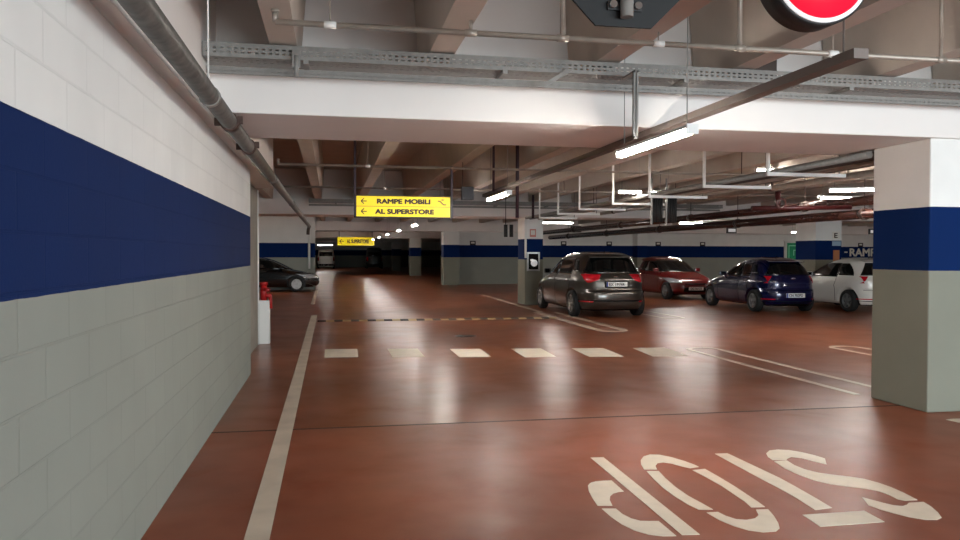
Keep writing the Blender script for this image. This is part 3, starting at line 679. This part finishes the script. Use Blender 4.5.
# ------------------------------------------------------------------ lamps
def lamp_proto():
    t = empty('tube_lamp', (0, 0, 0))
    b = MB(); b.prism([(-.03, .03), (.03, .03), (.045, .0), (-.045, .0)], lambda a, c, d: (a, -.68+d, c), 1.36); b.build('housing', M['fix'], t)
    b = MB(); b.prism([(-.042, -.001), (.042, -.001), (.036, -.025), (.016, -.038), (-.016, -.038), (-.036, -.025)], lambda a, c, d: (a, -.67+d, c), 1.34); b.build('diffuser', M['tubeglow'], t)
    MB().box(-.045, .045, -.69, -.67, -.04, .032).build('end_cap', M['fix'], t); MB().box(-.045, .045, .67, .69, -.04, .032).build('end_cap', M['fix'], t)
    for y in (-.6, .6): MB().tube((0, y, .035), (0, y, 1.07), .004, 6).build('hanger_wire', M['galv'], t)
    return t
lp = lamp_proto(); first = True
def lamp(x, y, z, rz, label, grp):
    global first
    o = lp if first else copy_tree(lp); first = False
    o.location = (x, y, z); o.rotation_euler = (0, 0, rz); tag(o, label, 'lamp', grp)
    return o
GL = 'tube lamps in a row above the lane'
lamp(2.5, 5.75, 2.42, 0, 'nearest lit tube lamp hanging under the white beam', GL)
lamp(2.5, 11.45, 2.42, 0, 'lit tube lamp hanging right of the yellow direction sign', GL)
for y, w in zip((17.2, 23.2, 28.6, 34.3, 40.2, 46.2, 53), ('third', 'fourth', 'fifth', 'sixth', 'seventh', 'eighth', 'ninth and last')): lamp(2.5, y, 2.42, 0, 'small lit tube lamp of the lane row, '+w+' one down the lane', GL)
for y in (-3.7,): lamp(2.5, y, 2.42, 0, 'lit tube lamp above the lane, behind the viewpoint', GL)
GR = 'tube lamps over the right bays'
lamp(8.8, 13.75, 3.2, R(90), 'lit tube lamp close to the ceiling left of the near pillar', GR)
lamp(10.0, 13.5, 2.66, R(90), 'lit tube lamp beside the near pillar, lower of the two there', GR)
lamp(8.6, 11.0, 2.6, R(60), 'lit tube lamp beside the near pillar, slanted upper one', GR)
for x, w in ((5.42, 'left'), (6.0, 'right')): lamp(x, 13.5, 2.7, R(90), 'short bright lamp among the pipe brackets, '+w+' one of the pair', GR).scale = (1, .32, 1)
for x, y, w in ((7.4, 25.2, 'beyond the grey people carrier'), (12.2, 24.3, 'over the dark red hatchback'), (14.5, 31, 'near the parking wall'), (22, 33, 'near the green door'), (29, 32, 'near the RAMPE lettering'), (20, 18, 'over the far right bays'), (18, 4, 'right of the near pillar'), (10, 0, 'right behind the viewpoint'), (9, -4, 'at the rear right')):
    lamp(x, y, 2.62, R(90), 'lit tube lamp over the right bays '+w, GR)
lamp(-6, 22, 2.6, 0, 'lit tube lamp over the left bays', 'tube lamps over the left bays')
lamp(-4.5, 30.5, 2.6, 0, 'lit tube lamp above the black car', 'tube lamps over the left bays')
lamp(-.5, 76, 2.42, R(90), 'lit tube lamp near the far white van', 'tube lamps at the far end')

# ------------------------------------------------------------------ signs
def hang_sign(x0, x1, y, z0, z1, rows, label, rods):
    t = empty('direction_sign', (x0, y, z0), 0, label, 'sign'); w = x1-x0; h = z1-z0
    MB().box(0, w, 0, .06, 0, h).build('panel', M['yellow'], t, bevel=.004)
    MB().box(-.03, w+.03, -.004, .064, -.018, 0).box(-.03, w+.03, -.004, .064, h, h+.012).box(-.03, 0, -.004, .064, -.018, h+.012).box(w, w+.03, -.004, .064, -.018, h+.012).build('frame', M['darksign'], t)
    for i, (body, tx, tw) in enumerate(rows):
        n = len(rows); rh = h/n; zc = h-rh*(i+.5)
        if i: MB().box(0, w, -.004, 0, h-rh*i-.004, h-rh*i+.004).build('divider', M['palebrown'], t)
        a = rh*.28; xa = w*.045
        b = MB(); f = lambda p, q, d: (xa+p, -.006+d, zc+q)
        b.prism([(a*.25, a*.14), (a*2.1, a*.14), (a*2.1, -a*.14), (a*.25, -a*.14)], f, .006)
        b.prism([(0, 0), (a*1.0, a), (a*1.35, a), (a*.45, 0)], f, .006); b.prism([(0, 0), (a*.45, 0), (a*1.35, -a), (a*1.0, -a)], f, .006)
        b.build('arrow', M['brown'], t)
        text_obj('lettering', body, rh*.62, M['brown'], t, (w*tx, -.005, zc-rh*.21), width=w*tw, fat=rh*.034, thick=.002)
    for x, zt in rods: MB().box(x-.018, x+.018, .01, .05, -.018, zt-z0).build('hanging_rod', M['rod'], t)
    return t
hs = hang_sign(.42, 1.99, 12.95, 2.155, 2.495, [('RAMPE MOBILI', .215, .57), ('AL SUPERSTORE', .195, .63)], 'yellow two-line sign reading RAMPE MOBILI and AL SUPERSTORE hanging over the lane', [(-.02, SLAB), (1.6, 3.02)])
b = MB(); f = lambda a, c, d: (1.36+a, -.005+d, .2+c)
b.prism([(0, .08), (.04, .08), (.1, .02), (.14, .02), (.14, 0), (.09, 0), (.03, .06), (0, .06)], f, .004); b.prism([(.06, .1), (.1, .1), (.1, .08), (.06, .08)], f, .004)
b.build('escalator_symbol', M['palebrown'], hs)
hang_sign(.42, 2.65, 48, 2.06, 2.56, [('AL SUPERSTORE', .25, .6)], 'smaller far yellow sign hanging beyond the first one down the lane', [(.1, SLAB), (2.1, SLAB)])

# back of an octagonal stop sign
oc = empty('octagonal_sign', (1.215, 3.1, 2.79), 0, 'dark grey back of an octagonal road sign hanging at the top', 'sign')
ro = .3/math.cos(R(22.5))
b = MB(); b.prism([(ro*math.cos(R(22.5+45*i)), ro*math.sin(R(22.5+45*i))) for i in range(8)], lambda a, c, d: (a, d, c), .012); b.build('sign_plate', M['signback'], oc)
MB().tube((0, -.035, -.27), (0, -.035, SLAB-2.79), .027, 20).build('support_pole', M['galv'], oc)
for s_ in (-1, 1):
    MB().tube((s_*.055, -.03, -.215), (s_*.055, 0.0, -.215), .016, 12).build('clamp_bolt', M['chrome'], oc)
MB().box(-.075, .075, -.012, 0, -.235, -.2).build('clamp_band', M['bundle'], oc)
# no entry sign, thick drum
ne = empty('no_entry_sign', (2.48, 3.6, 3.005), 0, 'round red disc sign with white rim in a thick dark drum hanging from the ceiling', 'sign')
f = lambda a, c, h: (a, h, c); rr = .283
MB().lathe([(.001, .14), (rr*1.02, .14), (rr*1.03, .0), (rr*1.0, -.006), (.001, -.006)], f, 72)[0].build('drum', M['bundle'], ne)
MB().lathe([(.001, -.014), (rr*.985, -.014), (rr*.985, -.004), (.001, -.004)], f, 72)[0].build('white_rim', M['signwhite'], ne)
MB().lathe([(.001, -.019), (rr*.91, -.019), (rr*.91, -.012), (.001, -.012)], f, 72)[0].build('red_disc', M['signred'], ne)
MB().box(-rr*.68, rr*.68, -.024, -.018, -.035+.03, .035+.03).build('white_bar', M['signwhite'], ne)
MB().box(-.02, .02, .05, .12, rr, SLAB-3.005).build('hanging_rod', M['galv'], ne)

# ------------------------------------------------------------------ things on the walls and pillars
fb = empty('framed_notice', (5.84, 22.67, 1.03), 0, 'black notice with white disc in a steel frame on the second pillar', 'notice board')
MB().box(0, .4, 0, .03, 0, .57).build('frame', M['steel'], fb, bevel=.005)
MB().box(.05, .35, -.004, .0, .05, .52).build('black_face', M['black'], fb)
MB().lathe([(.001, -.009), (.105, -.009), (.105, -.004), (.001, -.004)], lambda a, c, h: (.22+a, h, .24+c), 28)[0].box(.1, .2, -.009, -.004, .3, .36).build('white_disc', M['signwhite'], fb)
t = empty('paper_notice', (5.93, 22.69, 2.06), 0, 'small pink printed notice on the white top of the second pillar', 'notice')
MB().box(0, .19, 0, .01, 0, .24).build('sheet', M['pink'], t); MB().box(.03, .16, -.003, 0, .06, .2).build('print', M['paper'], t)
t = empty('letter_plate', (15.95, 22.38, 2.05), 0, 'small square plate with the letter E on the white pillar above the white car', 'notice')
MB().box(0, .26, 0, .015, 0, .24).build('sheet', M['paper'], t); text_obj('plate_letter', 'E', .22, M['brown'], t, (.06, -.003, .04), width=.12, bold=.006)
tag(MB().box(15.95, 16.26, 22.38, 22.395, 1.83, 1.98).build('blue_notice', mat('pale blue notice', '#9db4c8', .6)), 'pale blue notice on the pillar above the white car', 'notice')
tag(MB().box(15.99, 16.21, 22.38, 22.395, 1.31, 1.69).build('poster', M['orange']), 'orange and brown poster on the pillar above the white car', 'poster')
wheres = ['left of the second pillar', 'above the grey people carrier roof', 'right of the roof of the grey people carrier', 'above the rear of the dark red hatchback', 'between the dark red and dark blue cars', 'above the RAMPE lettering']
for x, wv in zip((7.15, 11.99, 14.5, 17.27, 19.84, 29.5), wheres):
    t = empty('bay_number_plate', (x-.15, 38.88, 2.0), 0, 'small dark-framed bay plate, '+wv, 'sign', 'bay plates on the far wall')
    MB().box(0, .3, 0, .02, 0, .22).build('frame', M['darksign'], t); MB().box(.06, .24, -.004, 0, .08, .17).build('plate_face', M['paper'], t)
for x, wv in zip((12.32, 16.5, 20.96, 25.23, 29.49), ('above the grey people carrier', 'right of the far pillar', 'above the dark blue hatchback', 'green, over the green door', 'over the RAMPE lettering')):
    t = empty('emergency_light', (x-.27, 37.8, 2.68), 0, 'small emergency light box high up, '+wv, 'emergency light', 'emergency light boxes before the far wall')
    MB().box(0, .54, 0, .1, 0, .3).build('housing', M['green'] if 'green' in wv else M['darksign'], t); MB().box(.06, .48, -.01, 0, .07, .24).build('light_face', M['green'] if 'green' in wv else M['signwhite'], t)
    if 'green' in wv: MB().box(.15, .39, -.014, -.01, .11, .2).build('white_pictogram', M['signwhite'], t)
dr = empty('door_1', (24.85, 38.82, 0)); dr['kind'] = 'structure'
MB().box(0, 1.5, 0, .06, 0, 2.2).build('door_leaf', M['green'], dr)
MB().box(1.5, 1.64, -.02, .07, 0, 2.3).box(-.14, 0, -.02, .07, 0, 2.3).box(-.14, 1.64, -.02, .07, 2.2, 2.3).build('door_frame', M['white'], dr)
b = MB()
for (x0, x1, z0, z1) in ((.1, 1.38, 2.02, 2.07), (.1, .15, 1.2, 2.07), (1.33, 1.38, 1.2, 2.07), (.4, .8, 1.78, 1.82), (.4, .44, 1.5, 1.82), (.8, 1.2, 1.5, 1.54), (1.0, 1.04, 1.3, 1.7)): b.box(x0, x1, -.008, 0, z0, z1)
b.build('map_lines', M['greenlight'], dr)
wl = empty('wall_lettering', (28.45, 38.89, 1.46), 0, 'large pale letters RAMPE MOBILI painted on the dark band of the far wall', 'lettering')
text_obj('painted_words', 'RAMPE MOBILI', .6, M['paper'], wl, (.35, -.006, .02), width=4.2, fat=.022, thick=.004)
MB().box(0.02, .22, -.008, 0, .2, .27).build('painted_dash', M['paper'], wl)
# hydrant stand
hy = empty('hydrant_stand', (-1.1, 13.62, 0), 0, 'white plinth carrying a red fire hydrant at the end of the left wall', 'hydrant')
MB().box(-.1, .08, -.09, .1, 0, .74).build('plinth', M['white'], hy, bevel=.01)
MB().tube((-.02, 0, .74), (-.02, 0, 1.0), .055, 16).tube((-.02, 0, 1.0), (-.02, 0, 1.05), .07, 16).tube((-.02, 0, .82), (.1, -.02, .82), .035, 12).tube((.09, -.02, .84), (.1, -.02, .6), .03, 12).tube((-.02, -.05, .92), (.08, -.08, .92), .03, 12).build('red_valve', M['redpaint'], hy)

# ------------------------------------------------------------------ camera, world, view
w = bpy.data.worlds.new('World'); SC.world = w; w.use_nodes = True
w.node_tree.nodes['Background'].inputs['Color'].default_value = (.86, .99, 1.06, 1)
w.node_tree.nodes['Background'].inputs['Strength'].default_value = 5.7
pd = bpy.data.lights.new('entrance_portal', 'AREA'); pd.shape = 'RECTANGLE'; pd.size = 10.5; pd.size_y = 3.3; pd.cycles.is_portal = True
po = bpy.data.objects.new('entrance_portal', pd); COL.objects.link(po); po.location = (6.75, YN-.05, 1.65); po.rotation_euler = (R(90), 0, 0)
cd = bpy.data.cameras.new('camera'); cam = bpy.data.objects.new('camera', cd); COL.objects.link(cam); SC.camera = cam
cd.sensor_width = 36; cd.lens = 772.1/960*36; cd.clip_start = .05; cd.clip_end = 300
yaw, pitch, roll = R(10.958), R(-1.162), R(.122)
fw = Vector((math.sin(yaw)*math.cos(pitch), math.cos(yaw)*math.cos(pitch), math.sin(pitch)))
r0 = Vector((math.cos(yaw), -math.sin(yaw), 0)); u0 = r0.cross(fw)
rt = r0*math.cos(roll)+u0*math.sin(roll); up = -r0*math.sin(roll)+u0*math.cos(roll)
mw = Matrix((rt, up, -fw)).transposed().to_4x4(); mw.translation = (0, 0, 1.53); cam.matrix_world = mw
SC.view_settings.view_transform = 'Standard'; SC.view_settings.look = 'None'; SC.view_settings.gamma = 1
SC.view_settings.exposure = 1.36; SC.view_settings.use_curve_mapping = False
SC.cycles.use_denoising = True; SC.cycles.max_bounces = 10; SC.cycles.diffuse_bounces = 6
SC.cycles.sample_clamp_indirect = 12
